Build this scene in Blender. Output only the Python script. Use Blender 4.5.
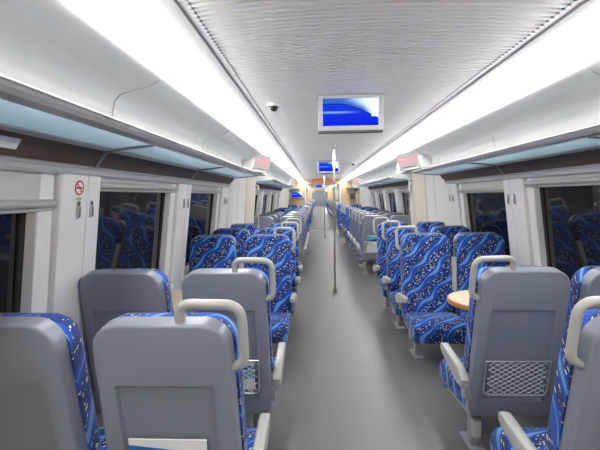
import bpy, bmesh, math, random
from mathutils import Vector, Matrix
random.seed(7)
for o in list(bpy.data.objects): bpy.data.objects.remove(o)
S = bpy.context.scene
C = S.collection
PI = math.pi

# ------------------------------------------------------------------ camera
def camera_matrix(yaw, pitch, roll, loc):
    fw = Vector((math.sin(yaw)*math.cos(pitch), math.cos(yaw)*math.cos(pitch), math.sin(pitch)))
    rt = Vector((math.cos(yaw), -math.sin(yaw), 0)); up = rt.cross(fw)
    c, s = math.cos(roll), math.sin(roll)
    r2 = rt*c - up*s; u2 = up*c + rt*s
    m = Matrix((r2, u2, -fw)).transposed().to_4x4(); m.translation = Vector(loc)
    return m
cam = bpy.data.cameras.new('camera'); cam.lens = 24; cam.sensor_width = 36; cam.clip_start = .05
co = bpy.data.objects.new('camera', cam); C.objects.link(co)
co.matrix_world = camera_matrix(math.radians(-2.4856), math.radians(-4.1837), math.radians(.8), (-.26, 0, 1.5))
S.camera = co

# ------------------------------------------------------------------ world (night outside) and exposure
w = bpy.data.worlds.new('night'); S.world = w; w.use_nodes = True
w.node_tree.nodes['Background'].inputs[0].default_value = (.02, .025, .035, 1)
w.node_tree.nodes['Background'].inputs[1].default_value = .3
S.view_settings.view_transform = 'Standard'; S.view_settings.look = 'None'
S.view_settings.gamma = 1; S.view_settings.use_curve_mapping = False
S.view_settings.exposure = 1.55
STRIP = 9.0            # emission of the two rows of ceiling light strips, the car's lamps

# ------------------------------------------------------------------ materials
def mat(name, col, rough=.5, metal=0, spec=.5, bump=0, bscale=200, var=0, vscale=6, coat=0):
    m = bpy.data.materials.new(name); m.use_nodes = True
    nt = m.node_tree; b = nt.nodes['Principled BSDF']
    b.inputs['Base Color'].default_value = (*col, 1); b.inputs['Roughness'].default_value = rough
    b.inputs['Metallic'].default_value = metal; b.inputs['Specular IOR Level'].default_value = spec
    b.inputs['Coat Weight'].default_value = coat
    if bump or var:
        tc = nt.nodes.new('ShaderNodeTexCoord')
    if var:
        n = nt.nodes.new('ShaderNodeTexNoise'); n.inputs['Scale'].default_value = vscale; n.inputs['Detail'].default_value = 5
        nt.links.new(tc.outputs['Object'], n.inputs['Vector'])
        r = nt.nodes.new('ShaderNodeMix'); r.data_type = 'RGBA'
        r.inputs['A'].default_value = (*[c*(1-var) for c in col], 1); r.inputs['B'].default_value = (*[min(1, c*(1+var)) for c in col], 1)
        nt.links.new(n.outputs['Fac'], r.inputs['Factor']); nt.links.new(r.outputs['Result'], b.inputs['Base Color'])
    if bump:
        n = nt.nodes.new('ShaderNodeTexNoise'); n.inputs['Scale'].default_value = bscale
        nt.links.new(tc.outputs['Object'], n.inputs['Vector'])
        bp = nt.nodes.new('ShaderNodeBump'); bp.inputs['Strength'].default_value = bump; bp.inputs['Distance'].default_value = .002
        nt.links.new(n.outputs['Fac'], bp.inputs['Height']); nt.links.new(bp.outputs['Normal'], b.inputs['Normal'])
    return m
def emit(name, col, st):
    m = bpy.data.materials.new(name); m.use_nodes = True; nt = m.node_tree
    nt.nodes.remove(nt.nodes['Principled BSDF'])
    e = nt.nodes.new('ShaderNodeEmission'); e.inputs[0].default_value = (*col, 1); e.inputs[1].default_value = st
    nt.links.new(e.outputs[0], nt.nodes['Material Output'].inputs[0]); return m
class NB:
    """small helper for math node chains"""
    def __init__(s, nt): s.nt = nt
    def m(s, op, a, b=None, c=None, clamp=False):
        n = s.nt.nodes.new('ShaderNodeMath'); n.operation = op; n.use_clamp = clamp
        for i, v in enumerate((a, b, c)):
            if v is None: continue
            if isinstance(v, (int, float)): n.inputs[i].default_value = v
            else: s.nt.links.new(v, n.inputs[i])
        return n.outputs[0]
    def mix(s, f, a, b):
        n = s.nt.nodes.new('ShaderNodeMix'); n.data_type = 'RGBA'
        for k, v in (('Factor', f), ('A', a), ('B', b)):
            if isinstance(v, tuple): n.inputs[k].default_value = (*v, 1)
            elif isinstance(v, (int, float)): n.inputs[k].default_value = v
            else: s.nt.links.new(v, n.inputs[k])
        return n.outputs['Result']
    def step(s, x, lo, hi):
        n = s.nt.nodes.new('ShaderNodeMapRange'); n.interpolation_type = 'SMOOTHSTEP'
        s.nt.links.new(x, n.inputs['Value']); n.inputs['From Min'].default_value = lo; n.inputs['From Max'].default_value = hi
        return n.outputs['Result']

def fabric():
    m = bpy.data.materials.new('patterned_fabric'); m.use_nodes = True; nt = m.node_tree; k = NB(nt)
    b = nt.nodes['Principled BSDF']; b.inputs['Roughness'].default_value = .9; b.inputs['Specular IOR Level'].default_value = .2
    b.inputs['Sheen Weight'].default_value = .15
    tc = nt.nodes.new('ShaderNodeTexCoord'); sp = nt.nodes.new('ShaderNodeSeparateXYZ')
    nt.links.new(tc.outputs['Object'], sp.inputs[0])
    oi = nt.nodes.new('ShaderNodeObjectInfo')
    s_ = k.m('SUBTRACT', k.m('MULTIPLY_ADD', sp.outputs[1], .8, k.m('MULTIPLY', oi.outputs['Random'], 3.0)), sp.outputs[0])
    t_ = k.m('SUBTRACT', sp.outputs[2], sp.outputs[1])
    cv = nt.nodes.new('ShaderNodeCombineXYZ'); nt.links.new(s_, cv.inputs[0]); nt.links.new(t_, cv.inputs[1])
    nz = nt.nodes.new('ShaderNodeTexNoise'); nz.inputs['Scale'].default_value = 5; nz.inputs['Detail'].default_value = 1
    nt.links.new(cv.outputs[0], nz.inputs['Vector'])
    along = k.m('ADD', k.m('MULTIPLY', s_, .62), k.m('MULTIPLY', t_, .78))
    q = k.m('SUBTRACT', k.m('MULTIPLY', s_, .80), k.m('MULTIPLY', t_, .56))
    wob = k.m('MULTIPLY', k.m('SINE', k.m('MULTIPLY', along, 2*PI/.24)), .014)
    q = k.m('ADD', k.m('ADD', q, wob), k.m('MULTIPLY', nz.outputs['Fac'], .07))
    ph = k.m('FRACT', k.m('DIVIDE', q, .15))
    # ribbon tapers along its length
    tap = k.m('MULTIPLY_ADD', k.m('SINE', k.m('MULTIPLY', along, 2*PI/.30)), .045, .062)
    rib = k.m('LESS_THAN', k.m('ABSOLUTE', k.m('SUBTRACT', ph, .2)), tap)
    mid = k.m('LESS_THAN', ph, .5)
    base = k.mix(mid, (.010, .034, .17), (.014, .066, .36))
    base = k.mix(rib, base, (.12, .29, .62))
    vo = nt.nodes.new('ShaderNodeTexVoronoi'); vo.inputs['Scale'].default_value = 84
    nt.links.new(cv.outputs[0], vo.inputs['Vector'])
    sc = nt.nodes.new('ShaderNodeSeparateColor'); nt.links.new(vo.outputs['Color'], sc.inputs[0])
    dot = k.m('LESS_THAN', vo.outputs['Distance'], k.m('MULTIPLY_ADD', sc.outputs[2], .20, .26))
    zone = k.m('GREATER_THAN', ph, .47)
    dot = k.m('MULTIPLY', k.m('MULTIPLY', dot, zone), k.m('GREATER_THAN', sc.outputs[0], .30))
    dc = k.mix(k.m('GREATER_THAN', sc.outputs[1], .33), (.012, .015, .03), (.64, .70, .72))
    dc = k.mix(k.m('GREATER_THAN', sc.outputs[1], .74), dc, (.66, .57, .17))
    base = k.mix(dot, base, dc)
    nt.links.new(base, b.inputs['Base Color'])
    n2 = nt.nodes.new('ShaderNodeTexNoise'); n2.inputs['Scale'].default_value = 500
    nt.links.new(tc.outputs['Object'], n2.inputs['Vector'])
    bp = nt.nodes.new('ShaderNodeBump'); bp.inputs['Strength'].default_value = .15; bp.inputs['Distance'].default_value = .001
    nt.links.new(n2.outputs['Fac'], bp.inputs['Height']); nt.links.new(bp.outputs['Normal'], b.inputs['Normal'])
    return m

def screen_mat():
    m = bpy.data.materials.new('lit_screen'); m.use_nodes = True; nt = m.node_tree; k = NB(nt)
    nt.nodes.remove(nt.nodes['Principled BSDF'])
    tc = nt.nodes.new('ShaderNodeTexCoord'); sp = nt.nodes.new('ShaderNodeSeparateXYZ'); nt.links.new(tc.outputs['UV'], sp.inputs[0])
    u, v = sp.outputs[0], sp.outputs[1]
    du = k.m('MAXIMUM', k.m('SUBTRACT', u, .30), 0.0)
    yb = k.m('SUBTRACT', .82, k.m('MULTIPLY', k.m('POWER', du, 1.5), .92))
    above = k.step(k.m('SUBTRACT', v, yb), -.01, .02)
    right = k.step(u, .25, .95)
    sky = k.mix(k.m('MULTIPLY', right, k.step(k.m('SUBTRACT', v, yb), 0, .32)), (.03, .10, .42), (.62, .84, .95))
    sky = k.mix(k.step(u, .72, .98), sky, (.72, .88, .96))
    body = k.mix(k.step(v, 0, .9), (.004, .015, .55), (.008, .035, .50))
    shadow = k.m('MULTIPLY', k.step(k.m('SUBTRACT', yb, v), .0, .06), 1.0)
    body = k.mix(k.m('SUBTRACT', 1.0, shadow), body, (.005, .02, .22))
    streak = k.m('MULTIPLY', k.m('SUBTRACT', 1.0, k.step(k.m('ABSOLUTE', k.m('SUBTRACT', v, .50)), .0, .07)), k.m('SUBTRACT', 1.0, k.step(u, .25, .75)))
    body = k.mix(k.m('MULTIPLY', streak, .75), body, (.18, .38, .95))
    low = k.m('MULTIPLY', k.step(u, .86, .90), k.m('MULTIPLY', k.m('GREATER_THAN', v, .34), k.m('LESS_THAN', v, .42)))
    body = k.mix(low, body, (.8, .9, .95))
    col = k.mix(above, body, sky)
    e = nt.nodes.new('ShaderNodeEmission'); nt.links.new(col, e.inputs[0]); e.inputs[1].default_value = .5
    nt.links.new(e.outputs[0], nt.nodes['Material Output'].inputs[0]); return m

def led_mat(name, bg, fg, st, sx, sy):
    m = bpy.data.materials.new(name); m.use_nodes = True; nt = m.node_tree; k = NB(nt)
    nt.nodes.remove(nt.nodes['Principled BSDF'])
    tc = nt.nodes.new('ShaderNodeTexCoord'); mp = nt.nodes.new('ShaderNodeMapping'); nt.links.new(tc.outputs['UV'], mp.inputs[0])
    mp.inputs['Scale'].default_value = (sx, sy, 1)
    n = nt.nodes.new('ShaderNodeTexNoise'); n.inputs['Scale'].default_value = 1; n.inputs['Detail'].default_value = 2
    nt.links.new(mp.outputs[0], n.inputs['Vector'])
    sp = nt.nodes.new('ShaderNodeSeparateXYZ'); nt.links.new(tc.outputs['UV'], sp.inputs[0])
    band = k.m('LESS_THAN', k.m('ABSOLUTE', k.m('SUBTRACT', sp.outputs[1], .45)), .22)
    col = k.mix(k.m('MULTIPLY', band, k.step(n.outputs['Fac'], .42, .52)), bg, fg)
    e = nt.nodes.new('ShaderNodeEmission'); nt.links.new(col, e.inputs[0]); e.inputs[1].default_value = st
    nt.links.new(e.outputs[0], nt.nodes['Material Output'].inputs[0]); return m

def frosted():
    m = bpy.data.materials.new('frosted_shelf_glass'); m.use_nodes = True; nt = m.node_tree
    b = nt.nodes['Principled BSDF']; b.inputs['Base Color'].default_value = (.42, .50, .55, 1); b.inputs['Roughness'].default_value = .25
    t = nt.nodes.new('ShaderNodeBsdfTranslucent'); t.inputs[0].default_value = (.52, .61, .67, 1)
    mx = nt.nodes.new('ShaderNodeMixShader'); mx.inputs[0].default_value = .7
    nt.links.new(b.outputs[0], mx.inputs[1]); nt.links.new(t.outputs[0], mx.inputs[2])
    nt.links.new(mx.outputs[0], nt.nodes['Material Output'].inputs[0]); return m

def wood(name, a, bcol, rough=.4, scale=3):
    m = bpy.data.materials.new(name); m.use_nodes = True; nt = m.node_tree; k = NB(nt)
    b = nt.nodes['Principled BSDF']; b.inputs['Roughness'].default_value = rough
    tc = nt.nodes.new('ShaderNodeTexCoord'); mp = nt.nodes.new('ShaderNodeMapping'); nt.links.new(tc.outputs['Object'], mp.inputs[0])
    mp.inputs['Scale'].default_value = (scale*8, scale, scale*8)
    n = nt.nodes.new('ShaderNodeTexNoise'); n.inputs['Scale'].default_value = 1; n.inputs['Detail'].default_value = 6
    nt.links.new(mp.outputs[0], n.inputs['Vector'])
    nt.links.new(k.mix(n.outputs['Fac'], a, bcol), b.inputs['Base Color']); return m

M = dict(
    white=mat('white_panel', (.74, .74, .735), .38, var=.02, vscale=2),
    wall=mat('white_wall_plastic', (.82, .805, .785), .35, var=.02, vscale=3),
    ceil=mat('ceiling_white', (.92, .915, .91), .45),
    dark=mat('dark_gap', (.03, .03, .032), .7),
    slatshade=mat('slat_groove_shade', (.14, .14, .15), .6),  # groove floors darkened in colour to paint in shade lines between slats
    groove=mat('grey_groove', (.16, .16, .17), .6),
    rack=mat('grey_rack_metal', (.50, .50, .52), .38, metal=.25),
    raillip=mat('pale_rail_lip', (.30, .30, .305), .6),
    rackdark=mat('dark_rack_metal', (.22, .23, .25), .4, metal=.4),
    brown=wood('brown_strip', (.050, .030, .022), (.085, .052, .038), .5, 2),
    shell=mat('grey_seat_plastic', (.215, .232, .285), .34, bump=.08, bscale=700),
    lightgrey=mat('light_grey_plastic', (.40, .40, .39), .35),
    base=mat('seat_base_metal', (.33, .34, .36), .4, metal=.3),
    chrome=mat('brushed_steel', (.62, .61, .59), .22, metal=1),
    wire=mat('wire_steel', (.55, .56, .58), .3, metal=.8),
    net=mat('net_cord', (.55, .56, .58), .5),
    floor=mat('grey_vinyl', (.14, .14, .138), .36, bump=.05, bscale=400, var=.06, vscale=25),
    tablewood=wood('table_wood', (.74, .58, .40), (.80, .65, .47), .35, 5),
    tableedge=wood('table_edge', (.40, .17, .04), (.50, .24, .07), .4, 5),
    beige=wood('beige_wood_wall', (.66, .46, .27), (.74, .55, .35), .45, .7),
    beigewall=mat('beige_vestibule_panel', (.70, .64, .56), .4),
    glass=None, fabric=fabric(), frost=frosted(), screen=screen_mat(),
    tvframe=mat('silver_tv_frame', (.62, .63, .65), .35, metal=.2),
    black=mat('black_plastic', (.015, .015, .018), .3),
    red=mat('sign_red', (.62, .03, .03), .5), paper=mat('paper_white', (.80, .82, .84), .6),
    blueprint=mat('print_blue', (.03, .16, .52), .5), cyan=mat('print_cyan', (.10, .42, .62), .5),
    navy=mat('print_navy', (.02, .03, .18), .5),
    blind=mat('blind_fabric', (.56, .55, .53), .8, bump=.1, bscale=900),
    rubber=mat('black_rubber', (.02, .02, .02), .7),
    strip=emit('light_strip_diffuser', (1, .985, .96), STRIP),
    led=led_mat('red_led_text', (.50, .47, .48), (.85, .40, .44), .42, 26, 7),
    lintel=led_mat('red_lintel_text', (.30, .12, .07), (.90, .12, .05), .5, 22, 3),
    plate=mat('grey_plate', (.30, .27, .23), .5),
)
g = mat('dark_window_glass', (.010, .009, .008), .04, spec=.5); gb = g.node_tree.nodes['Principled BSDF']
gb.inputs['IOR'].default_value = 1.6; M['glass'] = g

# ------------------------------------------------------------------ mesh helpers
def ob(name, bm, m, parent=None, smooth=False, angle=35):
    me = bpy.data.meshes.new(name)
    bmesh.ops.recalc_face_normals(bm, faces=bm.faces)
    bm.to_mesh(me); bm.free()
    for mm in (m if isinstance(m, (list, tuple)) else [m]): me.materials.append(mm)
    if smooth:
        me.polygons.foreach_set('use_smooth', [True]*len(me.polygons))
        me.set_sharp_from_angle(angle=math.radians(angle))
    o = bpy.data.objects.new(name, me); C.objects.link(o)
    if parent: o.parent = parent
    return o
def tag(o, label=None, cat=None, group=None, kind=None):
    for k, v in (('label', label), ('category', cat), ('group', group), ('kind', kind)):
        if v: o[k] = v
    return o
def empty(name, loc=(0, 0, 0), rz=0):
    o = bpy.data.objects.new(name, None); C.objects.link(o); o.location = loc; o.rotation_euler = (0, 0, rz); o.empty_display_size = .1
    return o
def bm_new(): return bmesh.new()
def box(bm, x0, x1, y0, y1, z0, z1, bev=0, seg=2):
    x0, x1 = sorted((x0, x1)); y0, y1 = sorted((y0, y1)); z0, z1 = sorted((z0, z1))
    vs = [bm.verts.new((x, y, z)) for z in (z0, z1) for y in (y0, y1) for x in (x0, x1)]
    fs = [bm.faces.new([vs[i] for i in f]) for f in ((0, 2, 3, 1), (4, 5, 7, 6), (0, 1, 5, 4), (2, 6, 7, 3), (0, 4, 6, 2), (1, 3, 7, 5))]
    if bev:
        es = list({e for f in fs for e in f.edges})
        bmesh.ops.bevel(bm, geom=es, offset=bev, segments=seg, profile=.5, affect='EDGES')
def prism(bm, poly, axis, a0, a1, bev=0, seg=2):
    """poly: 2D points in the two axes other than axis, in order (x,y)/(x,z)/(y,z)"""
    def P(p, a):
        return {'x': (a, p[0], p[1]), 'y': (p[0], a, p[1]), 'z': (p[0], p[1], a)}[axis]
    A = [bm.verts.new(P(p, a0)) for p in poly]; B = [bm.verts.new(P(p, a1)) for p in poly]
    n = len(poly); fs = [bm.faces.new(A), bm.faces.new(B[::-1])]
    for i in range(n): fs.append(bm.faces.new((A[i], A[(i+1) % n], B[(i+1) % n], B[i])))
    if bev:
        es = list({e for f in fs[:2] for e in f.edges})
        bmesh.ops.recalc_face_normals(bm, faces=bm.faces)
        bmesh.ops.bevel(bm, geom=es, offset=bev, segments=seg, profile=.5, affect='EDGES')
def ribbon(line, th):
    """closed outline of an open 2D polyline thickened to one side"""
    out = []
    for i, p in enumerate(line):
        a = line[max(i-1, 0)]; b = line[min(i+1, len(line)-1)]
        d = Vector((b[0]-a[0], b[1]-a[1])); d.normalize()
        out.append((p[0]-d.y*th, p[1]+d.x*th))
    return list(line)+out[::-1]
def fillet(pts, r, n=6):
    pts = [Vector(p) for p in pts]; out = [pts[0]]
    for i in range(1, len(pts)-1):
        a, p, b = pts[i-1], pts[i], pts[i+1]
        da = (a-p); db = (b-p); rr = min(r, da.length*.48, db.length*.48)
        p0 = p+da.normalized()*rr; p1 = p+db.normalized()*rr
        for k in range(n+1):
            t = k/n; out.append(p0*(1-t)**2+p*2*t*(1-t)+p1*t*t)
    out.append(pts[-1]); return out
def tube(bm, pts, r, n=8, cap=True, sx=1, sy=1):
    pts = [Vector(p) for p in pts]; rings = []
    t = (pts[1]-pts[0]).normalized()
    ref = Vector((0, 0, 1)) if abs(t.z) < .9 else Vector((1, 0, 0))
    nrm = t.cross(ref).normalized()
    for i, p in enumerate(pts):
        a = pts[max(i-1, 0)]; b = pts[min(i+1, len(pts)-1)]
        t = (b-a).normalized(); nrm = (nrm-t*nrm.dot(t)).normalized(); bi = t.cross(nrm)
        rings.append([bm.verts.new(p+nrm*math.cos(2*PI*k/n)*r*sx+bi*math.sin(2*PI*k/n)*r*sy) for k in range(n)])
    for A, B in zip(rings, rings[1:]):
        for k in range(n): bm.faces.new((A[k], A[(k+1) % n], B[(k+1) % n], B[k]))
    if cap: bm.faces.new(rings[0][::-1]); bm.faces.new(rings[-1])
def rrect(x0, x1, z0, z1, rt, rb, n=6, wtop=0):
    """rounded rectangle outline, top radius rt, bottom radius rb"""
    out = []
    for cx, cz, r, a0 in ((x1-rt, z1-rt, rt, 0), (x0+rt, z1-rt, rt, PI/2), (x0+rb, z0+rb, rb, PI), (x1-rb, z0+rb, rb, 1.5*PI)):
        for k in range(n+1):
            a = a0+PI/2*k/n; out.append((cx+r*math.cos(a), cz+r*math.sin(a)))
    return out
def uvplane(name, corners, m, parent=None):
    me = bpy.data.meshes.new(name); me.from_pydata([tuple(c) for c in corners], [], [(0, 1, 2, 3)])
    uv = me.uv_layers.new(name='UVMap')
    for i, c in enumerate(((0, 0), (1, 0), (1, 1), (0, 1))): uv.data[i].uv = c
    me.materials.append(m); o = bpy.data.objects.new(name, me); C.objects.link(o); o.parent = parent; return o
def struct(o): o['kind'] = 'structure'; return o
def copy_tree(o, parent=None):
    c = o.copy(); C.objects.link(c); c.parent = parent
    for ch in o.children: copy_tree(ch, c)
    return c

# ------------------------------------------------------------------ dimensions
Y0, YE = -3.0, 17.9                 # rear partition and far end wall of the car
MOD = 1.58                          # window module
def xin(z):                         # inner face of the side wall, leaning in above the waist
    pts = ((0, 1.57), (.7, 1.565), (1.0, 1.535), (1.65, 1.45), (1.8, 1.37))
    for (a, xa), (b, xb) in zip(pts, pts[1:]):
        if z <= b: return xa+(xb-xa)*(z-a)/(b-a)
    return pts[-1][1]
SECT = ((Y0, 5.45), (7.15, 13.2), (14.9, YE))   # seating bays between the door lobbies
PIL = {0: [-2.74, -1.16, .42, 2.0, 3.60, 5.18], 1: [7.35, 8.80, 10.38, 11.96, 13.05], 2: [15.1, 16.5, 17.7]}

# ------------------------------------------------------------------ floor and ceiling
bm = bm_new(); box(bm, -1.62, 1.62, Y0, YE, -.05, 0)
struct(ob('floor', bm, M['floor']))
bm = bm_new(); box(bm, -1.2, 1.2, Y0, YE, 2.33, 2.37)
ceiling = struct(ob('ceiling', bm, M['groove']))
def zc(x): return 2.262-.055*x*x
# slatted middle panels
yb = [-3.0, .055, 2.455, 4.855, 7.255, 9.655, 12.055, 14.455, YE]
for a, b in zip(yb, yb[1:]):
    bm = bm_new(); a2, b2 = a+.003, b-.003
    xs = [-.735+1.47*i/10 for i in range(11)]
    n = int((b2-a2)/.037); p = (b2-a2)/n
    prof = []
    for i in range(n):
        y = a2+i*p
        prof += [(y, .018), (y+p*.24, .018), (y+p*.32, .001), (y+p*.42, 0), (y+p*.78, 0), (y+p*.90, .001)]
    prof.append((b2, .018))
    grid = [[bm.verts.new((x, y, zc(x)+d)) for x in xs] for y, d in prof]
    for q, (A, B) in enumerate(zip(grid, grid[1:])):
        for i in range(10):
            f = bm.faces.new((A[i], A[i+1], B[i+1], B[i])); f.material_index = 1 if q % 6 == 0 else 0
    # plain borders beside the slats
    for s in (-1, 1):
        e = 0 if s < 0 else 10
        bx_ = [.737, .753, .771]
        rows = [[bm.verts.new((s*x, y, zc(x)-.001)) for x in bx_] for y in (a2, b2)]
        for i in range(2): bm.faces.new((rows[0][i], rows[0][i+1], rows[1][i+1], rows[1][i]))
        r2 = [bm.verts.new((s*.771, y, zc(.771)+.05)) for y in (a2, b2)]
        bm.faces.new((rows[0][2], rows[1][2], r2[1], r2[0]))
    o = ob('slatted_panel', bm, [M['ceil'], M['slatshade']], ceiling); o['kind'] = 'stuff'
    # dark slots at the ends of the grooves
    if a < 9:
        bm = bm_new()
        for i in range(n):
            y = a2+i*p
            for s in (-1, 1): box(bm, s*.731, s*.750, y+.001, y+p*.24, zc(.74)-.0015, zc(.74)+.004)
        o = ob('slot_row', bm, M['groove'], ceiling); o['kind'] = 'stuff'
# plain side panels of the ceiling, each a module long
mods = [Y0]+[.44+MOD*i for i in range(12) if .44+MOD*i < YE-.3]+[YE]
mods = [Y0, -1.14, .44, 2.02, 3.60, 5.18, 6.76, 8.34, 9.92, 11.5, 13.08, 14.66, 16.24, YE]
for s in (-1, 1):
    sd = 'left' if s < 0 else 'right'
    for i, (a, b) in enumerate(zip(mods, mods[1:])):
        bm = bm_new()
        line = [(s*.783, 2.27), (s*.783, 2.224), (s*.85, 2.212), (s*.915, 2.196), (s*.925, 2.21)]
        prism(bm, ribbon(line, -.004*s), 'y', a+.002, b-.002)
        ob('panel', bm, M['white'], ceiling)
# ------------------------------------------------------------------ light strips
lamp = None
for s in (-1, 1):
    for i, (a, b) in enumerate(zip(mods, mods[1:])):
        sd = 'left' if s < 0 else 'right'
        r = empty('light_strip', (s*.975, (a+b)/2, 2.168)); h = (b-a)/2
        line = [(-s*.050, .032), (-s*.055, .002), (-s*.046, -.014), (-s*.020, -.017), (s*.020, -.012), (s*.046, -.008)]
        bm = bm_new(); prism(bm, ribbon(line, .006*(-s)), 'y', -h+.002, h-.002)
        ob('diffuser', bm, M['strip'], r)
        bm = bm_new(); prism(bm, ribbon([(-s*.05, .05), (s*.062, .002)], .008*(-s)), 'y', -h, h)
        ob('housing', bm, M['white'], r)
        word = ['behind the camera', 'over the nearest rows', 'over the nearest rows', 'first full length in view', 'second length in view', 'level with the near screen', 'beside the first door lobby', 'just past the first door lobby', 'over the grey-backed middle rows', 'over the middle rows', 'over the far blue rows', 'at the second door lobby', 'just past the second lobby', 'ending at the far beige wall'][i]
        if i < 3: tag(r, f'glowing white ceiling light strip on the {sd}, {"nearest the camera" if i==2 else "behind the camera"}', 'light', f'light strips on the {sd}')
        else: tag(r, f'glowing white ceiling light strip on the {sd}, {word}', 'light', f'light strips on the {sd}')

# ------------------------------------------------------------------ side walls
UP = [(1.372, 1.756), (1.345, 1.80), (1.302, 1.88), (1.296, 1.945), (1.283, 1.995), (1.248, 2.030), (1.17, 2.050), (1.09, 2.068), (1.043, 2.096), (1.027, 2.116), (1.021, 2.132), (1.021, 2.150), (1.030, 2.155)]
walls = {}; wn = 0
def wedge(bm, s, y0, y1, z0, z1, d0, d1, n=1, bev=0):
    """block following the leaning wall face between heights z0, z1; d0/d1 inset from / outset behind the face"""
    zs = [z0]+[z for z in (.7, 1.0, 1.65) if z0 < z < z1]+[z1]
    poly = [(s*(xin(z)+d0), z) for z in zs]+[(s*(xin(z)+d1), z) for z in zs[::-1]]
    prism(bm, poly, 'y', y0, y1)
    if bev:
        es = [e for e in bm.edges if abs(e.verts[0].co.y-e.verts[1].co.y) < 1e-6 and abs(e.verts[0].co.z-e.verts[1].co.z) > 1e-4
              and all(abs(abs(v.co.x)-(xin(v.co.z)+d0)) < 1e-4 for v in e.verts)]
        bmesh.ops.bevel(bm, geom=es, offset=bev, segments=4, profile=.5, affect='EDGES')
for s in (-1, 1):
    sd = 'left' if s < 0 else 'right'
    bm = bm_new()
    for a, b in SECT:
        wedge(bm, s, a, b, 0, .70, 0, .13)                       # dado
        prism(bm, [(s*1.45, 1.765), (s*1.62, 1.625), (s*1.62, 2.3), (s*1.45, 2.3)], 'y', a, b)   # body shell above the windows
    wl = struct(ob('wall_'+sd, bm, M['wall'])); walls[s] = wl
    for si, (a, b) in enumerate(SECT):
        # channel rails and brown strip over the windows
        bm = bm_new(); prism(bm, [(s*1.440, 1.668), (s*1.428, 1.660), (s*1.434, 1.652), (s*1.446, 1.650), (s*1.450, 1.632), (s*1.438, 1.626), (s*1.446, 1.616), (s*1.56, 1.616), (s*1.56, 1.668)], 'y', a, b)
        ob('channel_rail', bm, M['rack'], wl)
        bm = bm_new(); prism(bm, [(s*1.442, 1.668), (s*1.374, 1.757), (s*1.45, 1.757), (s*1.5, 1.668)], 'y', a, b)
        ob('brown_strip', bm, M['brown'], wl)
        # pillars
        for y in PIL[si]:
            y0, y1 = y-.172, y+.172
            y0 = max(y0, a); y1 = min(y1, b)
            mid = y+.048
            for p0, p1 in ((y0, mid-.002), (mid+.002, y1)):
                bm = bm_new(); wedge(bm, s, p0, p1, .30, 1.618, -.012, .10, bev=.018)
                ob('pillar', bm, M['wall'], wl, True, 50)
    # upper panels with a visible joint at each module
    for a, b in zip(mods, mods[1:]):
        bm = bm_new(); prism(bm, ribbon([(s*x, z) for x, z in UP], .008*s), 'y', a+.005, b-.005)
        ob('upper_panel', bm, M['white'], wl, True, 40)
    bm = bm_new(); prism(bm, ribbon([(s*(x+.012), z+.004) for x, z in UP[:-2]], .006*s), 'y', Y0, YE)
    ob('panel_backing', bm, M['groove'], wl)

# ------------------------------------------------------------------ windows
wi = 0
BL = {(-1, 0, 3): .02, (-1, 0, 2): .115, (-1, 0, 4): .02, (1, 0, 3): .02, (1, 0, 4): .055}
for s in (-1, 1):
    for si in (0, 1, 2):
        for k, (pa, pb) in enumerate(zip(PIL[si], PIL[si][1:])):
            a, b = pa+.172, pb-.172; wi += 1
            r = struct(empty(f'window_{wi}', (0, 0, 0)))
            d = .075
            # pane, leaning with the wall
            bm = bm_new(); prism(bm, [(s*(xin(.78)+d), .78), (s*(xin(1.62)+d), 1.62), (s*(xin(1.62)+d+.012), 1.62), (s*(xin(.78)+d+.012), .78)], 'y', a-.05, b-.14)
            ob('pane', bm, M['glass'], r)
            # black seal along the pane edge, then the white reveal panel
            bm = bm_new(); wedge(bm, s, b-.150, b-.12, .76, 1.62, .062, .09); ob('seal', bm, M['rubber'], r)
            bm = bm_new(); wedge(bm, s, b-.12, b-.012, .74, 1.62, .012, .10, bev=.02); ob('reveal', bm, M['wall'], r, True, 50)
            bm = bm_new(); wedge(bm, s, b-.013, b+.002, .74, 1.62, .05, .06); ob('gap_strip', bm, M['rubber'], r)
            # sill
            bm = bm_new(); prism(bm, [(s*1.535, .67), (s*1.525, .705), (s*1.535, .735), (s*1.58, .765), (s*1.64, .785), (s*1.64, .67)], 'y', a, b)
            ob('sill', bm, M['wall'], r, True, 60)
            # roller blind with bottom bar
            drop = BL.get((s, si, k), .03)
            zb = 1.618-drop-.045
            bm = bm_new(); wedge(bm, s, a+.002, b-.014, zb+.03, 1.617, .014, .022); ob('blind', bm, M['blind'], r)
            bm = bm_new(); x = xin(zb)+.012
            tube(bm, [(s*x, a+.002, zb+.022), (s*x, b-.016, zb+.022)], .021, 10, True); ob('blind_bar', bm, M['lightgrey'], r, True, 60)
            bm = bm_new(); x = xin(zb)+.018
            tube(bm, [(s*x, a+.002, zb-.006), (s*x, b-.016, zb-.006)], .008, 8, True); ob('blind_rail', bm, M['lightgrey'], r, True, 60)
            # body shell round the opening (keeps the night out)
            bm = bm_new(); prism(bm, [(s*1.67, .6), (s*1.67, 1.7), (s*1.69, 1.7), (s*1.69, .6)], 'y', a-.1, b+.1); ob('outer_shell', bm, M['dark'], r)

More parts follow.
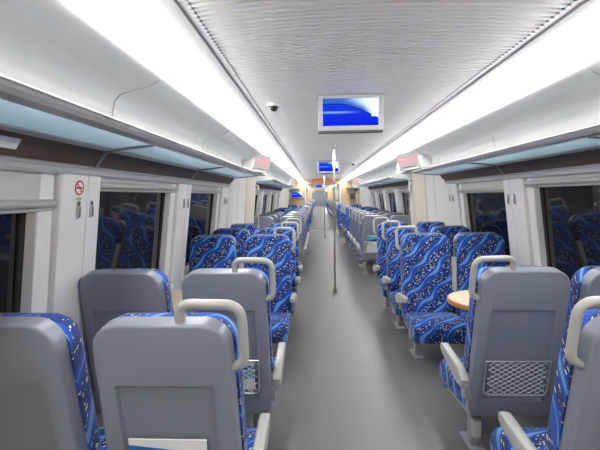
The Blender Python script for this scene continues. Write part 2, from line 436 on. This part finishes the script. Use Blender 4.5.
# ------------------------------------------------------------------ door lobbies
dn = 0
for s in (-1, 1):
    sd = 'left' if s < 0 else 'right'
    for li, oy in enumerate((0, 7.75)):
        wl = walls[s]
        def quadp(name, line, z0, z1, m, th=.02):
            bm = bm_new(); prism(bm, ribbon([(s*x, y+oy) for x, y in line], th*(-s)), 'z', z0, z1, 0)
            for v in bm.verts:
                if v.co.z < .01: v.co.x += s*.15*min(1, max(0, (1.56-abs(v.co.x))/.2))
            return ob(name, bm, m, wl, True, 40)
        # oblique draught screen from the wall towards the aisle, then the flat lobby panel
        quadp('screen_panel', [(1.50, 5.372), (1.43, 5.42), (1.385, 5.50), (1.36, 5.58), (1.345, 5.62)], 0, 1.775, M['wall'])
        quadp('screen_panel', [(1.343, 5.625), (1.315, 5.69), (1.285, 5.75), (1.268, 5.775), (1.275, 5.785), (1.33, 5.79)], 0, 1.775, M['wall'])
        quadp('seam_strip', [(1.30, 5.79), (1.275, 5.805)], 0, 1.85, M['rubber'], .01)
        quadp('lobby_panel', [(1.262, 5.81), (1.258, 5.83), (1.225, 6.36), (1.235, 6.385), (1.56, 6.40)], 0, 1.86, M['beigewall'])
        quadp('lobby_panel', [(1.56, 7.10), (1.36, 7.12), (1.34, 7.16), (1.45, 7.20)], 0, 1.86, M['wall'])
        # header over the door
        bm = bm_new(); prism(bm, [(s*1.145, 2.06), (s*1.15, 1.86), (s*1.60, 1.86), (s*1.60, 2.06)], 'y', 5.50+oy, 7.15+oy)
        ob('door_header', bm, M['wall'], wl)
        dn += 1
        r = struct(empty(f'door_{dn}', (0, oy, 0)))
        for q in (0, 1):
            y0 = 6.41+q*.345
            bm = bm_new(); box(bm, s*1.54, s*1.58, y0, y0+.34, 0.01, 1.86, .006); lf = ob('door_leaf', bm, M['wall'], r)
            bm = bm_new(); box(bm, s*1.536, s*1.541, y0+.07, y0+.27, .9, 1.6, .002); ob('door_window', bm, M['glass'], lf)
        # handrail
        h = empty('door_handrail', (s*1.20, 6.40+oy, 1.05))
        bm = bm_new(); tube(bm, fillet([(s*.05, 0, -.25), (0, 0, -.25), (0, 0, .62), (s*.05, 0, .62)], .03), .014, 10); ob('bar', bm, M['chrome'], h, True, 50)
        for z in (-.25, .62):
            bm = bm_new(); tube(bm, [(s*.03, 0, z), (s*.052, 0, z)], .024, 12); ob('flange', bm, M['chrome'], h, True, 50)
        nm = ('nearer', 'farther')[li]
        tag(h, f'vertical steel handrail at the {nm} door lobby on the {sd} wall', 'handrail', 'door handrails')
        # slanted display over the lobby
        r = empty('text_display', (s*1.025, 5.88+oy, 2.0), 0)
        P = lambda x, y, z: (s*x, y, z)
        A = [P(-.055, .40, .125), P(.085, -.36, .085), P(.110, -.36, -.10), P(-.005, .40, -.115)]    # front face corners: far-top, near-top, near-bottom, far-bottom
        bm = bm_new()
        F = [bm.verts.new(p) for p in A]; B = [bm.verts.new((s*.12, p[1], p[2])) for p in A]
        bm.faces.new(F); bm.faces.new(B[::-1])
        for i in range(4): bm.faces.new((F[i], F[(i+1) % 4], B[(i+1) % 4], B[i]))
        ob('housing', bm, M['wall'], r)
        def lerp(a, b, t): return tuple(a[i]*(1-t)+b[i]*t for i in range(3))
        def at(u, v): p = lerp(lerp(A[3], A[2], u), lerp(A[0], A[1], u), v); return (p[0]-s*.014, p[1]-.006, p[2])
        c = [at(.97, .06), at(.04, .06), at(.04, .95), at(.97, .95)]
        if s > 0: c = [c[1], c[0], c[3], c[2]]
        uvplane('screen', c, M['led'], r)
        bm = bm_new(); prism(bm, [(-s*.01, .40), (s*.10, -.36), (s*.13, -.36), (s*.13, .40)], 'z', -.15, -.118); ob('base_moulding', bm, M['lightgrey'], r)
        tag(r, f'grey display with red scrolling text above the {nm} {sd}-hand door lobby', 'display', 'red text displays')

# ------------------------------------------------------------------ luggage racks
def rack(s, y0, y1, brk, word):
    sd = 'left' if s < 0 else 'right'
    r = empty('luggage_rack', (s*1.2, (y0+y1)/2, 1.76)); o = r.location
    def L(x): return s*x-o.x
    def build(nm, bm, m, smooth=False): 
        bmesh.ops.translate(bm, verts=bm.verts, vec=-o); return ob(nm, bm, m, r, smooth, 45)
    bm = bm_new(); prism(bm, [(s*1.050, 1.806), (s*1.042, 1.799), (s*1.046, 1.790), (s*1.062, 1.778), (s*1.115, 1.774), (s*1.115, 1.786), (s*1.066, 1.806)], 'y', y0, y1)
    build('front_rail', bm, M['rack'])
    bm = bm_new(); prism(bm, [(s*1.050, 1.8065), (s*1.041, 1.799), (s*1.038, 1.806), (s*1.045, 1.814), (s*1.06, 1.812)], 'y', y0, y1)
    build('rail_lip', bm, M['raillip'])
    bm = bm_new(); prism(bm, [(s*1.328, 1.760), (s*1.328, 1.752), (s*1.374, 1.748), (s*1.374, 1.760)], 'y', y0, y1)
    build('back_rail', bm, M['rack'])
    bm = bm_new(); prism(bm, [(s*1.06, 1.806), (s*1.06, 1.776), (s*1.36, 1.752), (s*1.36, 1.775)], 'y', y1-.03, y1+.004)
    build('end_rail', bm, M['rackdark'])
    ys = [y0]+brk+[y1-.03]
    for a, b in zip(ys, ys[1:]):
        bm = bm_new(); prism(bm, [(s*1.113, 1.780), (s*1.332, 1.760), (s*1.332, 1.768), (s*1.113, 1.788)], 'y', a+.004, b-.004)
        build('glass_shelf', bm, M['frost'])
    for y in brk:
        bm = bm_new()
        line = [(s*1.115, 1.770), (s*1.33, 1.747), (s*1.372, 1.738), (s*1.415, 1.690), (s*1.432, 1.655)]
        prism(bm, ribbon(line, .012*s), 'y', y-.014, y+.014)
        build('bracket', bm, M['rackdark'])
    tag(r, f'frosted glass luggage rack on the {sd}, {word}', 'luggage rack', 'overhead luggage racks')
for s in (-1, 1):
    rack(s, Y0, 5.52, [-1.05, .5, 2.1, 3.72], 'nearest the camera')
    rack(s, 7.2, 13.25, [8.8, 10.38, 11.96], 'between the two door lobbies')
    rack(s, 14.95, YE-.01, [16.5], 'short, at the far end')

# ------------------------------------------------------------------ end walls, lintel, next car
def endwall(name, y, m):
    bm = bm_new()
    prism(bm, [(-1.62, 0), (-.74, 0), (-.74, 1.90), (-.66, 2.0), (.66, 2.0), (.74, 1.90), (.74, 0), (1.62, 0), (1.62, 2.4), (-1.62, 2.4)], 'y', y, y+.08)
    return struct(ob(name, bm, m))
ew = endwall('wall_far', YE, M['beige'])
for s in (-1, 1):
    bm = bm_new(); box(bm, s*.74, s*.80, YE-.03, YE+.001, 0, 1.95, .008); ob('door_post', bm, M['wall'], ew)
bm = bm_new(); box(bm, -1.62, 1.62, Y0-.08, Y0, 0, 2.4); struct(ob('wall_rear', bm, M['beige']))
r = empty('text_lintel', (0, YE-.06, 2.12))
bm = bm_new(); prism(bm, [(-.98, .10), (-.60, -.04), (-.3, -.065), (.3, -.065), (.60, -.04), (.98, .10)], 'y', 0, .06); ob('housing', bm, M['plate'], r)
uvplane('screen', [(-.45, -.003, -.045), (.45, -.003, -.045), (.45, -.003, .075), (-.45, -.003, .075)], M['lintel'], r)
tag(r, 'dark lintel with red lit text over the far gangway opening', 'display')
bm = bm_new(); box(bm, -.7, .7, YE-.14, YE+.1, 0.0005, .010); struct(ob('trim_1', bm, M['chrome']))
r = empty('notice_plate', (1.31, YE-.012, 1.45)); 
bm = bm_new(); box(bm, -.11, .11, 0, .01, -.13, .13, .003); ob('plate', bm, M['plate'], r)
bm = bm_new(); box(bm, -.085, .085, -.003, .001, -.10, .10); ob('insert', bm, M['groove'], r)
tag(r, 'small grey-brown notice plate on the far beige wall at right', 'notice')
# gangway and the neighbouring car
bm = bm_new(); box(bm, -.8, .8, YE+.08, 19.3, -.05, 0); gw = struct(ob('trim_2', bm, M['floor']))
for s in (-1, 1):
    bm = bm_new(); box(bm, s*.75, s*.80, YE+.08, 19.22, 0, 2.05); ob('gangway_side', bm, M['lightgrey'], gw)
bm = bm_new(); box(bm, -.8, .8, YE+.08, 19.22, 2.01, 2.06); ob('gangway_roof', bm, M['lightgrey'], gw)
endwall('wall_next', 19.22, M['beige'])
for ci, (ya, yb_) in enumerate(((19.3, 37.5), (38.9, 57))):
    nm = ('next', 'beyond')[ci]
    bm = bm_new(); box(bm, -1.62, 1.62, ya, yb_+1.4, -.05, 0); struct(ob('floor_'+nm, bm, M['floor']))
    bm = bm_new(); box(bm, -1.62, 1.62, ya, yb_, 2.24, 2.3); struct(ob('ceiling_'+nm, bm, M['ceil']))
    for s in (-1, 1):
        bm = bm_new(); prism(bm, [(s*1.54, 0), (s*1.54, 1.0), (s*1.3, 1.9), (s*1.03, 2.15), (s*1.03, 2.24), (s*1.6, 2.24), (s*1.6, 0)], 'y', ya, yb_)
        struct(ob('wall_'+nm+'_'+('left' if s < 0 else 'right'), bm, M['wall']))
        for q in range(2):
            r = empty('light_strip', (s*.97, ya+4.6+q*9, 2.19))
            bm = bm_new(); prism(bm, [(-s*.05, .04), (s*.05, 0), (s*.05, .045)], 'y', -4.4, 4.4); ob('diffuser', bm, M['strip'], r)
            tag(r, 'far ceiling light strip in the cars beyond the gangway', 'light', 'light strips in the next cars')
    if ci == 0: endwall('wall_next_far', yb_, M['beige'])
bm = bm_new(); box(bm, -1.62, 1.62, 57, 57.1, 0, 2.3); struct(ob('wall_beyond_far', bm, M['shell']))

# ------------------------------------------------------------------ seats
RECL = math.radians(10)
W = .216; WC = .226; ZB, ZT = .285, 1.112
def tilt(bm):
    # lean back about the lower edge so that the rear of the top edge sits at y = 0
    m = Matrix.Translation((0, math.sin(RECL)*(ZT-ZB)+.0, ZB)) @ Matrix.Rotation(RECL, 4, 'X') @ Matrix.Translation((0, 0, -ZB))
    bmesh.ops.transform(bm, matrix=m, verts=bm.verts)
LT = (ZT-ZB)/math.cos(RECL)
def back_pt(x, t, d):     # point on the tilted back: t height above shell bottom, d depth forward of rear face
    p = Matrix.Translation((0, math.sin(RECL)*(ZT-ZB), ZB)) @ Matrix.Rotation(RECL, 4, 'X') @ Vector((x, d, t))
    return p
def shell_mesh():
    bm = bm_new()
    outl = rrect(-W, W, ZB, ZB+LT, .085, .05, 7)
    outl = [(x*(1+.05*(1-(z-ZB)/LT)), z) for x, z in outl]
    A = [bm.verts.new((x, 0, z)) for x, z in outl]; B = [bm.verts.new((x, .062, z)) for x, z in outl]
    n = len(A); fa = bm.faces.new(A); bm.faces.new(B[::-1])
    for i in range(n): bm.faces.new((A[i], A[(i+1) % n], B[(i+1) % n], B[i]))
    bmesh.ops.recalc_face_normals(bm, faces=bm.faces)
    bmesh.ops.bevel(bm, geom=list(fa.edges), offset=.010, segments=3, profile=.5, affect='EDGES')
    o = ob('tmp', bm, M['shell'])
    bm = bm_new()     # wedge cutter: recess deepest at the bottom
    zt = ZB+LT-.205; zb = ZB+.09
    P = [(-.160, zt), (.160, zt), (.160, zb), (-.160, zb)]
    f = [bm.verts.new((x*1.02, -.02, z)) for x, z in P]
    dd = (.013, .013, .026, .026)
    i_ = [bm.verts.new((x*.97, d, z+(-.008 if k < 2 else .012))) for k, ((x, z), d) in enumerate(zip(P, dd))]
    bm.faces.new(f); bm.faces.new(i_[::-1])
    for k in range(4): bm.faces.new((f[k], f[(k+1) % 4], i_[(k+1) % 4], i_[k]))
    cut = ob('cut', bm, M['shell'])
    md = o.modifiers.new('b', 'BOOLEAN'); md.object = cut; md.operation = 'DIFFERENCE'; md.solver = 'EXACT'
    dg = bpy.context.evaluated_depsgraph_get(); me = bpy.data.meshes.new_from_object(o.evaluated_get(dg))
    bpy.data.objects.remove(o); bpy.data.objects.remove(cut)
    bm = bm_new(); bm.from_mesh(me); tilt(bm); return bm
def add(nm, bm, m, parent, smooth=True, ang=40): return ob(nm, bm, m, parent, smooth, ang)
def make_seat(side, handle, middle_arm, pocket=True):
    """side: +1/-1 where the handle and armrest are; the passenger looks along +y"""
    r = empty('train_seat')
    add('back_shell', shell_mesh(), M['shell'], r, True, 35)
    bm = bm_new()
    outl = rrect(-WC, WC, ZB+.02, ZB+LT-.017, .09, .03, 7)
    outl = [(x*(1+.02*(1-(z-ZB)/LT)), z) for x, z in outl]
    A = [bm.verts.new((x, .060, z)) for x, z in outl]; B = [bm.verts.new((x, .150, z)) for x, z in outl]
    n = len(A); fa = bm.faces.new(A); fb = bm.faces.new(B[::-1])
    for i in range(n): bm.faces.new((A[i], A[(i+1) % n], B[(i+1) % n], B[i]))
    bmesh.ops.recalc_face_normals(bm, faces=bm.faces)
    bmesh.ops.bevel(bm, geom=list(fb.edges), offset=.034, segments=4, profile=.5, affect='EDGES')
    tilt(bm); add('back_cushion', bm, M['fabric'], r, True, 40)
    bm = bm_new()
    pr = [(.235, .29), (.52, .255), (.60, .220), (.655, .228), (.69, .29), (.685, .355), (.645, .402), (.56, .420), (.40, .405), (.25, .385)]
    prism(bm, pr, 'x', -.226, .226, .028, 3); add('seat_cushion', bm, M['fabric'], r, True, 40)
    bm = bm_new(); prism(bm, [(.17, .30), (.20, .255), (.50, .235), (.58, .222), (.56, .262), (.24, .305)], 'x', -.205, .205, .008); add('seat_base', bm, M['base'], r)
    # pedestal
    lx = side*.12
    bm = bm_new(); box(bm, lx-.028, lx+.028, .30, .37, .012, .26, .006); add('leg', bm, M['base'], r)
    bm = bm_new(); box(bm, lx-.045, lx+.045, .22, .45, 0, .014, .004); add('foot_plate', bm, M['base'], r)
    if handle:
        bm = bm_new(); box(bm, side*.150-.02, side*.150+.02, .20, .25, .12, .225, .006); add('pedal', bm, M['lightgrey'], r)
        # U-shaped grab handle on the aisle-side top corner
        pts = [(side*.062, LT-.03, .030), (side*.062, LT+.060, .030), (side*.256, LT+.055, .030), (side*.256, LT-.145, .030), (side*.190, LT-.165, .030)]
        pts = fillet([back_pt(x, t, d) for x, t, d in pts], .055, 7)
        bm = bm_new(); tube(bm, pts, .0155, 12); add('grab_handle', bm, M['lightgrey'], r, True, 60)
        # armrest outside the aisle edge
        bm = bm_new()
        prism(bm, [(.10, .505), (.11, .460), (.18, .455), (.44, .520), (.475, .540), (.475, .572), (.45, .582), (.16, .550)], 'x', side*.236, side*.282, .010, 3)
        add('armrest', bm, M['lightgrey'], r)
        bm = bm_new(); box(bm, side*.215, side*.250, .12, .19, .38, .52, .008); add('arm_bracket', bm, M['base'], r)
    if middle_arm:   # folded-up centre armrest against the back
        sx = -side
        a = back_pt(sx*.256, .28, .13); b = back_pt(sx*.256, .60, .15)
        bm = bm_new(); tube(bm, [a, b], .021, 8, True, .8, 1.2); add('centre_armrest', bm, M['lightgrey'], r)
    else:
        bm = bm_new(); box(bm, -side*.215, -side*.245, .16, .24, .26, .52, .008); add('side_bracket', bm, M['base'], r)
    if pocket:
        fr = [(-.165, .345, -.012), (-.165, .14, -.012), (.165, .14, -.012), (.165, .345, -.012)]
        fr = [back_pt(*p) for p in fr]; path = fillet(fr, .035, 5)
        bm = bm_new(); tube(bm, path, .0055, 8); pf = add('pocket_frame', bm, M['wire'], r, True, 60)
        bm = bm_new(); tube(bm, [back_pt(-.17, .345, -.013), back_pt(.17, .345, -.013)], .0045, 6); ob('top_wire', bm, M['wire'], pf)
        bm = bm_new()
        x0, x1, t0, t1 = -.160, .160, .145, .342
        sp = .044; sl = .62
        c = x0-(t1-t0)/sl
        while c < x1+(t1-t0)/sl:
            for sg in (1, -1):
                # line x = c + sg*(t-t0)/sl clipped to the frame
                cc = c if sg > 0 else c+(t1-t0)/sl*0
                ts = [t0+(t1-t0)*k/12 for k in range(13)]
                ps = [(cc+sg*(t-t0)/sl, t) for t in ts]
                ps = [p for p in ps if x0 <= p[0] <= x1]
                if len(ps) > 1: tube(bm, [back_pt(ps[0][0], ps[0][1], -.012), back_pt(ps[-1][0], ps[-1][1], -.012)], .0022, 4, False)
            c += sp
        nt_ = ob('pocket_net', bm, M['net'], pf)
    return r
proto = {}
for side in (1, -1):
    proto[('grey', 'aisle', side)] = make_seat(side, True, False)
    proto[('grey', 'window', side)] = make_seat(side, False, False)
    proto[('blue', 'aisle', side)] = make_seat(side, True, True)
    proto[('blue', 'window', side)] = make_seat(side, False, False)
used = set()
def place(kind, pos, car_side, y, label, group):
    """car_side -1 left/+1 right; y is the top of the backrest"""
    face = 1 if kind == 'grey' else -1           # +1 looks away from the camera
    aisle_dir = -car_side                        # world direction from seat to aisle
    side = aisle_dir*face
    key = (kind, pos, side); src = proto[key]
    o = src if key not in used else copy_tree(src)
    used.add(key)
    x = {(-1, 'aisle'): -.750, (1, 'aisle'): .780, (-1, 'window'): -1.298, (1, 'window'): 1.300}[car_side, pos]
    o.location = (x, y, 0); o.rotation_euler = (0, 0, 0 if face > 0 else PI)
    tag(o, label, 'seat', group); return o
sdn = {-1: 'left', 1: 'right'}
ordn = ['first', 'second', 'third', 'fourth']
seats = {}
A_grey = [1.2, 2.0]; A_blue = [4.02, 4.84, 5.66-.06]
B_grey = [7.38, 8.18, 8.98, 9.78]; B_blue = [11.5, 12.3, 13.1]
C_blue = [15.9, 16.8]
extraA = {(-1, 0, 'aisle'): 'blue-and-white leaflet in its pocket', (-1, 0, 'window'): 'cut off by the left picture edge',
          (1, 0, 'aisle'): 'cut off by the right picture edge', (1, 0, 'window'): 'mostly outside the right edge',
          (-1, 1, 'aisle'): 'blue leaflet in its wire pocket', (-1, 1, 'window'): 'beside the pillar with the no-smoking sign',
          (1, 1, 'aisle'): 'with empty wire net pocket', (1, 1, 'window'): 'under the large dark window'}
for s in (-1, 1):
    for pos in ('aisle', 'window'):
        for i, y in enumerate(A_grey):
            if s < 0 and i == 0: y = 1.17
            seats['Ag', s, pos, i] = place('grey', pos, s, y, f'grey-backed {pos} seat, {sdn[s]} side, {ordn[i]} row, {extraA[s, i, pos]}', 'grey-backed seats near the camera')
        for i, y in enumerate(A_blue):
            place('blue', pos, s, y, f'blue patterned {pos} seat facing the camera, {sdn[s]} side, {ordn[i]} row past the near table', 'blue seats facing the camera in the near bay')
        for i, y in enumerate(B_grey):
            seats['Bg', s, pos, i] = place('grey', pos, s, y, f'grey-backed {pos} seat beyond the first pole, {sdn[s]} side, {ordn[i]} row of four', 'grey-backed seats in the middle bay')
        for i, y in enumerate(B_blue):
            place('blue', pos, s, y, f'small blue {pos} seat facing the camera in the middle bay, {sdn[s]} side, {ordn[i]} row', 'blue seats in the middle bay')
        for i, y in enumerate(C_blue):
            place('blue', pos, s, y, f'tiny blue {pos} seat by the far beige wall, {sdn[s]} side, {("nearer", "last")[i]} row', 'blue seats by the far end wall')
        for i in range(7):
            place('blue' if i > 3 else 'grey', pos, s, 21.5+i*2.2, 'tiny blue seat in the next car beyond the gangway', 'seats in the next car')

# ------------------------------------------------------------------ tables between facing rows
def table(s, yc, label):
    r = empty('wall_table', (s*1.50, yc, .72))
    x_end = .79; hw = .30; n = 16
    pl = [(0.0, -hw), (0.0, hw)]
    # long sides, then a rounded nose towards the aisle
    outl = [(-s*0.0, hw), (-s*.45, hw)]
    for k in range(1, n):
        a = PI/2-PI*k/n
        outl.append((-s*(.45+(x_end-.45)*math.cos(a)), hw*math.sin(a)))
    outl += [(-s*.45, -hw), (-s*0.0, -hw)]
    def slab(z0, z1, gr):
        bm = bm_new(); prism(bm, [(x*gr if abs(x) > .01 else x, y*gr) for x, y in outl], 'z', z0, z1, .003, 2); return bm
    ob('table_top', slab(-.004, .0, .985), M['tablewood'], r); ob('table_edge', slab(-.036, -.004, 1), M['tableedge'], r)
    bm = bm_new(); tube(bm, [(-s*.40, 0, -.036), (-s*.40, 0, -.715)], .022, 12); ob('leg', bm, M['chrome'], r, True, 50)
    bm = bm_new(); tube(bm, [(-s*.40, 0, -.72), (-s*.40, 0, -.70)], .07, 16); ob('foot', bm, M['chrome'], r, True, 50)
    tag(r, label, 'table', 'wall tables')
for s in (-1, 1):
    table(s, 2.97, f'wood-topped wall table with rounded end between facing rows, near {sdn[s]} side')
    table(s, 10.65, f'wood-topped wall table with rounded end in the middle bay, {sdn[s]} side')

# ------------------------------------------------------------------ poles
def pole(y, label, top=2.262, z=0):
    r = empty('grab_pole', (0, y, 0))
    bm = bm_new(); tube(bm, [(0, 0, .02), (0, 0, top-.01)], .0165, 16); ob('tube', bm, M['chrome'], r, True, 50)
    bm = bm_new(); tube(bm, [(0, 0, .0), (0, 0, .025), (0, 0, .10)], .036, 16); 
    for v in bm.verts:
        if v.co.z > .05: v.co.x *= .6; v.co.y *= .6
    ob('base_collar', bm, M['chrome'], r, True, 40)
    bm = bm_new(); tube(bm, [(0, 0, top-.07), (0, 0, top)], .026, 16); ob('top_collar', bm, M['lightgrey'], r, True, 40)
    tag(r, label, 'pole', 'aisle grab poles')
pole(6.08, 'tall steel grab pole in the aisle by the first lobby, nearest')
pole(14.07, 'thinner-looking steel grab pole farther down the aisle, second one')

# ------------------------------------------------------------------ screens
def tv(loc, wd, ht, label, ceiling_mount=True, rx=0):
    r = empty('monitor', loc); r.rotation_euler = (rx, 0, 0)
    bm = bm_new(); box(bm, -wd/2, wd/2, 0, .07, -ht, 0, .008); ob('housing', bm, M['tvframe'], r, True, 40)
    bz = .035
    for x0, x1, z0, z1, nm in ((-wd/2, -wd/2+bz, -ht, 0, 'bezel'), (wd/2-bz, wd/2, -ht, 0, 'bezel'), (-wd/2+bz, wd/2-bz, -.022, 0, 'bezel'), (-wd/2+bz, wd/2-bz, -ht, -ht+.036, 'bezel')):
        bm = bm_new(); box(bm, x0, x1, -.014, .004, z0, z1, .003); ob(nm, bm, M['tvframe'], r)
    bm = bm_new(); box(bm, -wd/2, wd/2, -.018, .05, -ht-.014, -ht+.002, .004); ob('bottom_strip', bm, M['groove'], r)
    uvplane('screen', [(-wd/2+bz, -.003, -ht+.036), (wd/2-bz, -.003, -ht+.036), (wd/2-bz, -.003, -.022), (-wd/2+bz, -.003, -.022)], M['screen'], r)
    if ceiling_mount:
        bm = bm_new(); box(bm, -wd/2-.01, wd/2+.01, -.01, .16, -.002, .012, .003); ob('mount_plate', bm, M['lightgrey'], r)
    tag(r, label, 'monitor', 'information screens')
tv((0.0, 3.10, 2.250), .49, .262, 'large ceiling-hung screen showing a blue picture, nearest the camera')
tv((0.0, 8.85, 2.250), .49, .262, 'smaller-looking ceiling-hung blue screen seen beyond the first pole')
tv((-1.15, YE-.085, 1.70), .53, .30, 'blue screen on the far beige wall at left', False)
tv((-.10, 24.5, 2.22), .5, .27, 'tiny blue ceiling screen in the next car')

# ------------------------------------------------------------------ ceiling cameras
def dome(loc, label):
    r = empty('dome_camera', loc)
    bm = bm_new(); tube(bm, [(0, 0, 0), (0, 0, -.012), (0, 0, -.022)], .058, 20)
    for v in bm.verts:
        if v.co.z < -.02: v.co.x *= .85; v.co.y *= .85
    ob('mount', bm, M['ceil'], r, True, 40)
    bm = bm_new(); bmesh.ops.create_uvsphere(bm, u_segments=16, v_segments=8, radius=.036)
    bmesh.ops.translate(bm, verts=bm.verts, vec=(0, -.008, -.026)); ob('lens_dome', bm, M['black'], r, True, 60)
    bm = bm_new(); box(bm, .04, .085, -.008, .012, -.012, 0, .003); ob('cable_cover', bm, M['ceil'], r)
    tag(r, label, 'camera', 'ceiling dome cameras')
dome((-.60, 3.28, 2.242), 'small white dome camera with black lens left of the near screen')
dome((.585, 9.38, 2.243), 'tiny dark dome camera right of the second ceiling screen')

# ------------------------------------------------------------------ wall details: sign, hooks, sticker
def on_wall(y, z, s=-1, d=-.0125):
    """matrix of a frame lying on the leaning pillar face: local x along the car, local y up the wall, z into the room"""
    sl = (xin(z+.05)-xin(z-.05))/.1
    up = Vector((s*sl, 0, 1)).normalized(); nx = Vector((0, -s*-1 if s < 0 else -1, 0)); nx = Vector((0, 1, 0)) if s < 0 else Vector((0, -1, 0))
    n = nx.cross(up)
    m = Matrix((nx, up, n)).transposed().to_4x4(); m.translation = Vector((s*(xin(z)+d), y, z)); return m
r = empty('no_smoking_sign'); r.matrix_world = on_wall(1.965, 1.555)
def disc(r0, r1, z, n=28):
    bm = bm_new()
    if r0 == 0: tube(bm, [(0, 0, 0), (0, 0, z)], r1, n)
    else:
        a = [[bm.verts.new((rr*math.cos(2*PI*k/n), rr*math.sin(2*PI*k/n), zz)) for k in range(n)] for rr, zz in ((r0, 0), (r0, z), (r1, z), (r1, 0))]
        for q in range(3):
            for k in range(n): bm.faces.new((a[q][k], a[q][(k+1) % n], a[q+1][(k+1) % n], a[q+1][k]))
    return bm
ob('disc', disc(0, .036, .0012), M['paper'], r); ob('ring', disc(.029, .037, .0022), M['red'], r)
bm = bm_new(); box(bm, -.024, .022, -.005, .004, .001, .0018); ob('cigarette', bm, M['black'], r)
bm = bm_new(); box(bm, -.033, .033, -.0035, .0035, .0015, .0026); bmesh.ops.rotate(bm, verts=bm.verts, matrix=Matrix.Rotation(-PI/4, 3, 'Z')); ob('slash', bm, M['red'], r)
bm = bm_new()
for k in range(4): box(bm, -.022+k*.012, -.014+k*.012, -.060, -.051, 0, .0008)
ob('caption', bm, M['plate'], r)
tag(r, 'round red no-smoking sign on the left pillar', 'sign')
def hook(y, z, s, label):
    r = empty('coat_hook'); r.matrix_world = on_wall(y, z, s)
    bm = bm_new(); prism(bm, rrect(-.013, .013, -.048, .048, .012, .012, 5), 'z', 0, .006, .001, 1); ob('plate', bm, M['rack'], r, True, 40)
    bm = bm_new(); prism(bm, rrect(-.008, .008, -.040, .020, .007, .007, 4), 'z', .006, .014, .003, 2); ob('flap', bm, M['chrome'], r, True, 40)
    bm = bm_new(); prism(bm, rrect(-.008, .008, .022, .040, .006, .006, 4), 'z', .0055, .0075); ob('slot', bm, M['black'], r)
    tag(r, label, 'coat hook', 'coat hooks on the pillars')
for s in (-1, 1):
    for y, wd in ((1.995, 'nearest'), (3.595, 'second'), (5.18, 'third')):
        if s > 0 and y < 2.5: continue
        nm = {1.995: 'pillar under the no-smoking sign', 3.595: 'second pillar', 5.18: 'third pillar'}[y] if s < 0 else {3.595: 'pillar by the large window', 5.18: 'pillar beyond second window'}[y]
        hook(y-.03, 1.445, s, f'steel coat hook, {"left" if s < 0 else "right"}-hand of two on {sdn[s]} wall, {nm}'[:200])
        hook(y+.085, 1.445, s, f'steel coat hook, {"right" if s < 0 else "left"}-hand of two on {sdn[s]} wall, {nm}'[:200])
r = empty('paper_label', (-1.402, 1.62, 1.715)); 
bm = bm_new(); 
vs = [bm.verts.new(p) for p in ((.018-.036, -.32, -.020), (.018-.036, -.11, -.020), (.018-.010, -.11, .018), (.018-.010, -.32, .018))]
f = bm.faces.new(vs); ex = bmesh.ops.extrude_face_region(bm, geom=[f]); bmesh.ops.translate(bm, verts=[v for v in ex['geom'] if isinstance(v, bmesh.types.BMVert)], vec=(.003, 0, -.002))
ob('label_sheet', bm, M['paper'], r)
tag(r, 'pale paper label on the brown strip at the left edge', 'label')

# ------------------------------------------------------------------ leaflets in the seat pockets
def leaflet(seat, x0, x1, t0, t1, label, m1, m2, dn=0):
    r = empty('leaflet', seat.location)
    def slab(xa, xb, ta, tb, d0, d1):
        bm = bm_new(); c = [back_pt(x, t, d) for d in (d0, d1) for x, t in ((xa, ta), (xb, ta), (xb, tb), (xa, tb))]
        v = [bm.verts.new(p) for p in c]
        for f in ((0, 1, 2, 3), (7, 6, 5, 4), (0, 1, 5, 4), (1, 2, 6, 5), (2, 3, 7, 6), (3, 0, 4, 7)): bm.faces.new([v[i] for i in f])
        return bm
    ob('sheet', slab(x0, x1, t0, t1, -.004, .002), M['paper'], r)
    t1 -= dn
    bm = bm_new(); c = [back_pt(x, t, -.0052) for x, t in ((x0, t1), (x0, t1-.10), (x1, t1-.045), (x1, t1-.030))]
    bm.faces.new([bm.verts.new(p) for p in c]); ob('printed_band', bm, m1, r)
    bm = bm_new(); c = [back_pt(x, t, -.0054) for x, t in ((x0, t1-.10), (x0, t1-.17), (x1, t1-.10), (x1, t1-.05))]
    bm.faces.new([bm.verts.new(p) for p in c]); ob('printed_band', bm, m2, r)
    tag(r, label, 'leaflet', 'leaflets in seat pockets')
leaflet(seats['Ag', -1, 'aisle', 0], -.14, .12,   .16, .43, 'white and blue leaflet in the nearest left aisle seat pocket', M['blueprint'], M['cyan'], .02)
leaflet(seats['Ag', -1, 'aisle', 1], -.13, .14, .16, .335, 'blue leaflet behind wire net of the second left aisle seat', M['blueprint'], M['cyan'])
leaflet(seats['Bg', 1, 'aisle', 0], -.12, .15, .15, .47, 'white and cyan leaflet in right grey seat beyond the pole', M['cyan'], M['navy'])
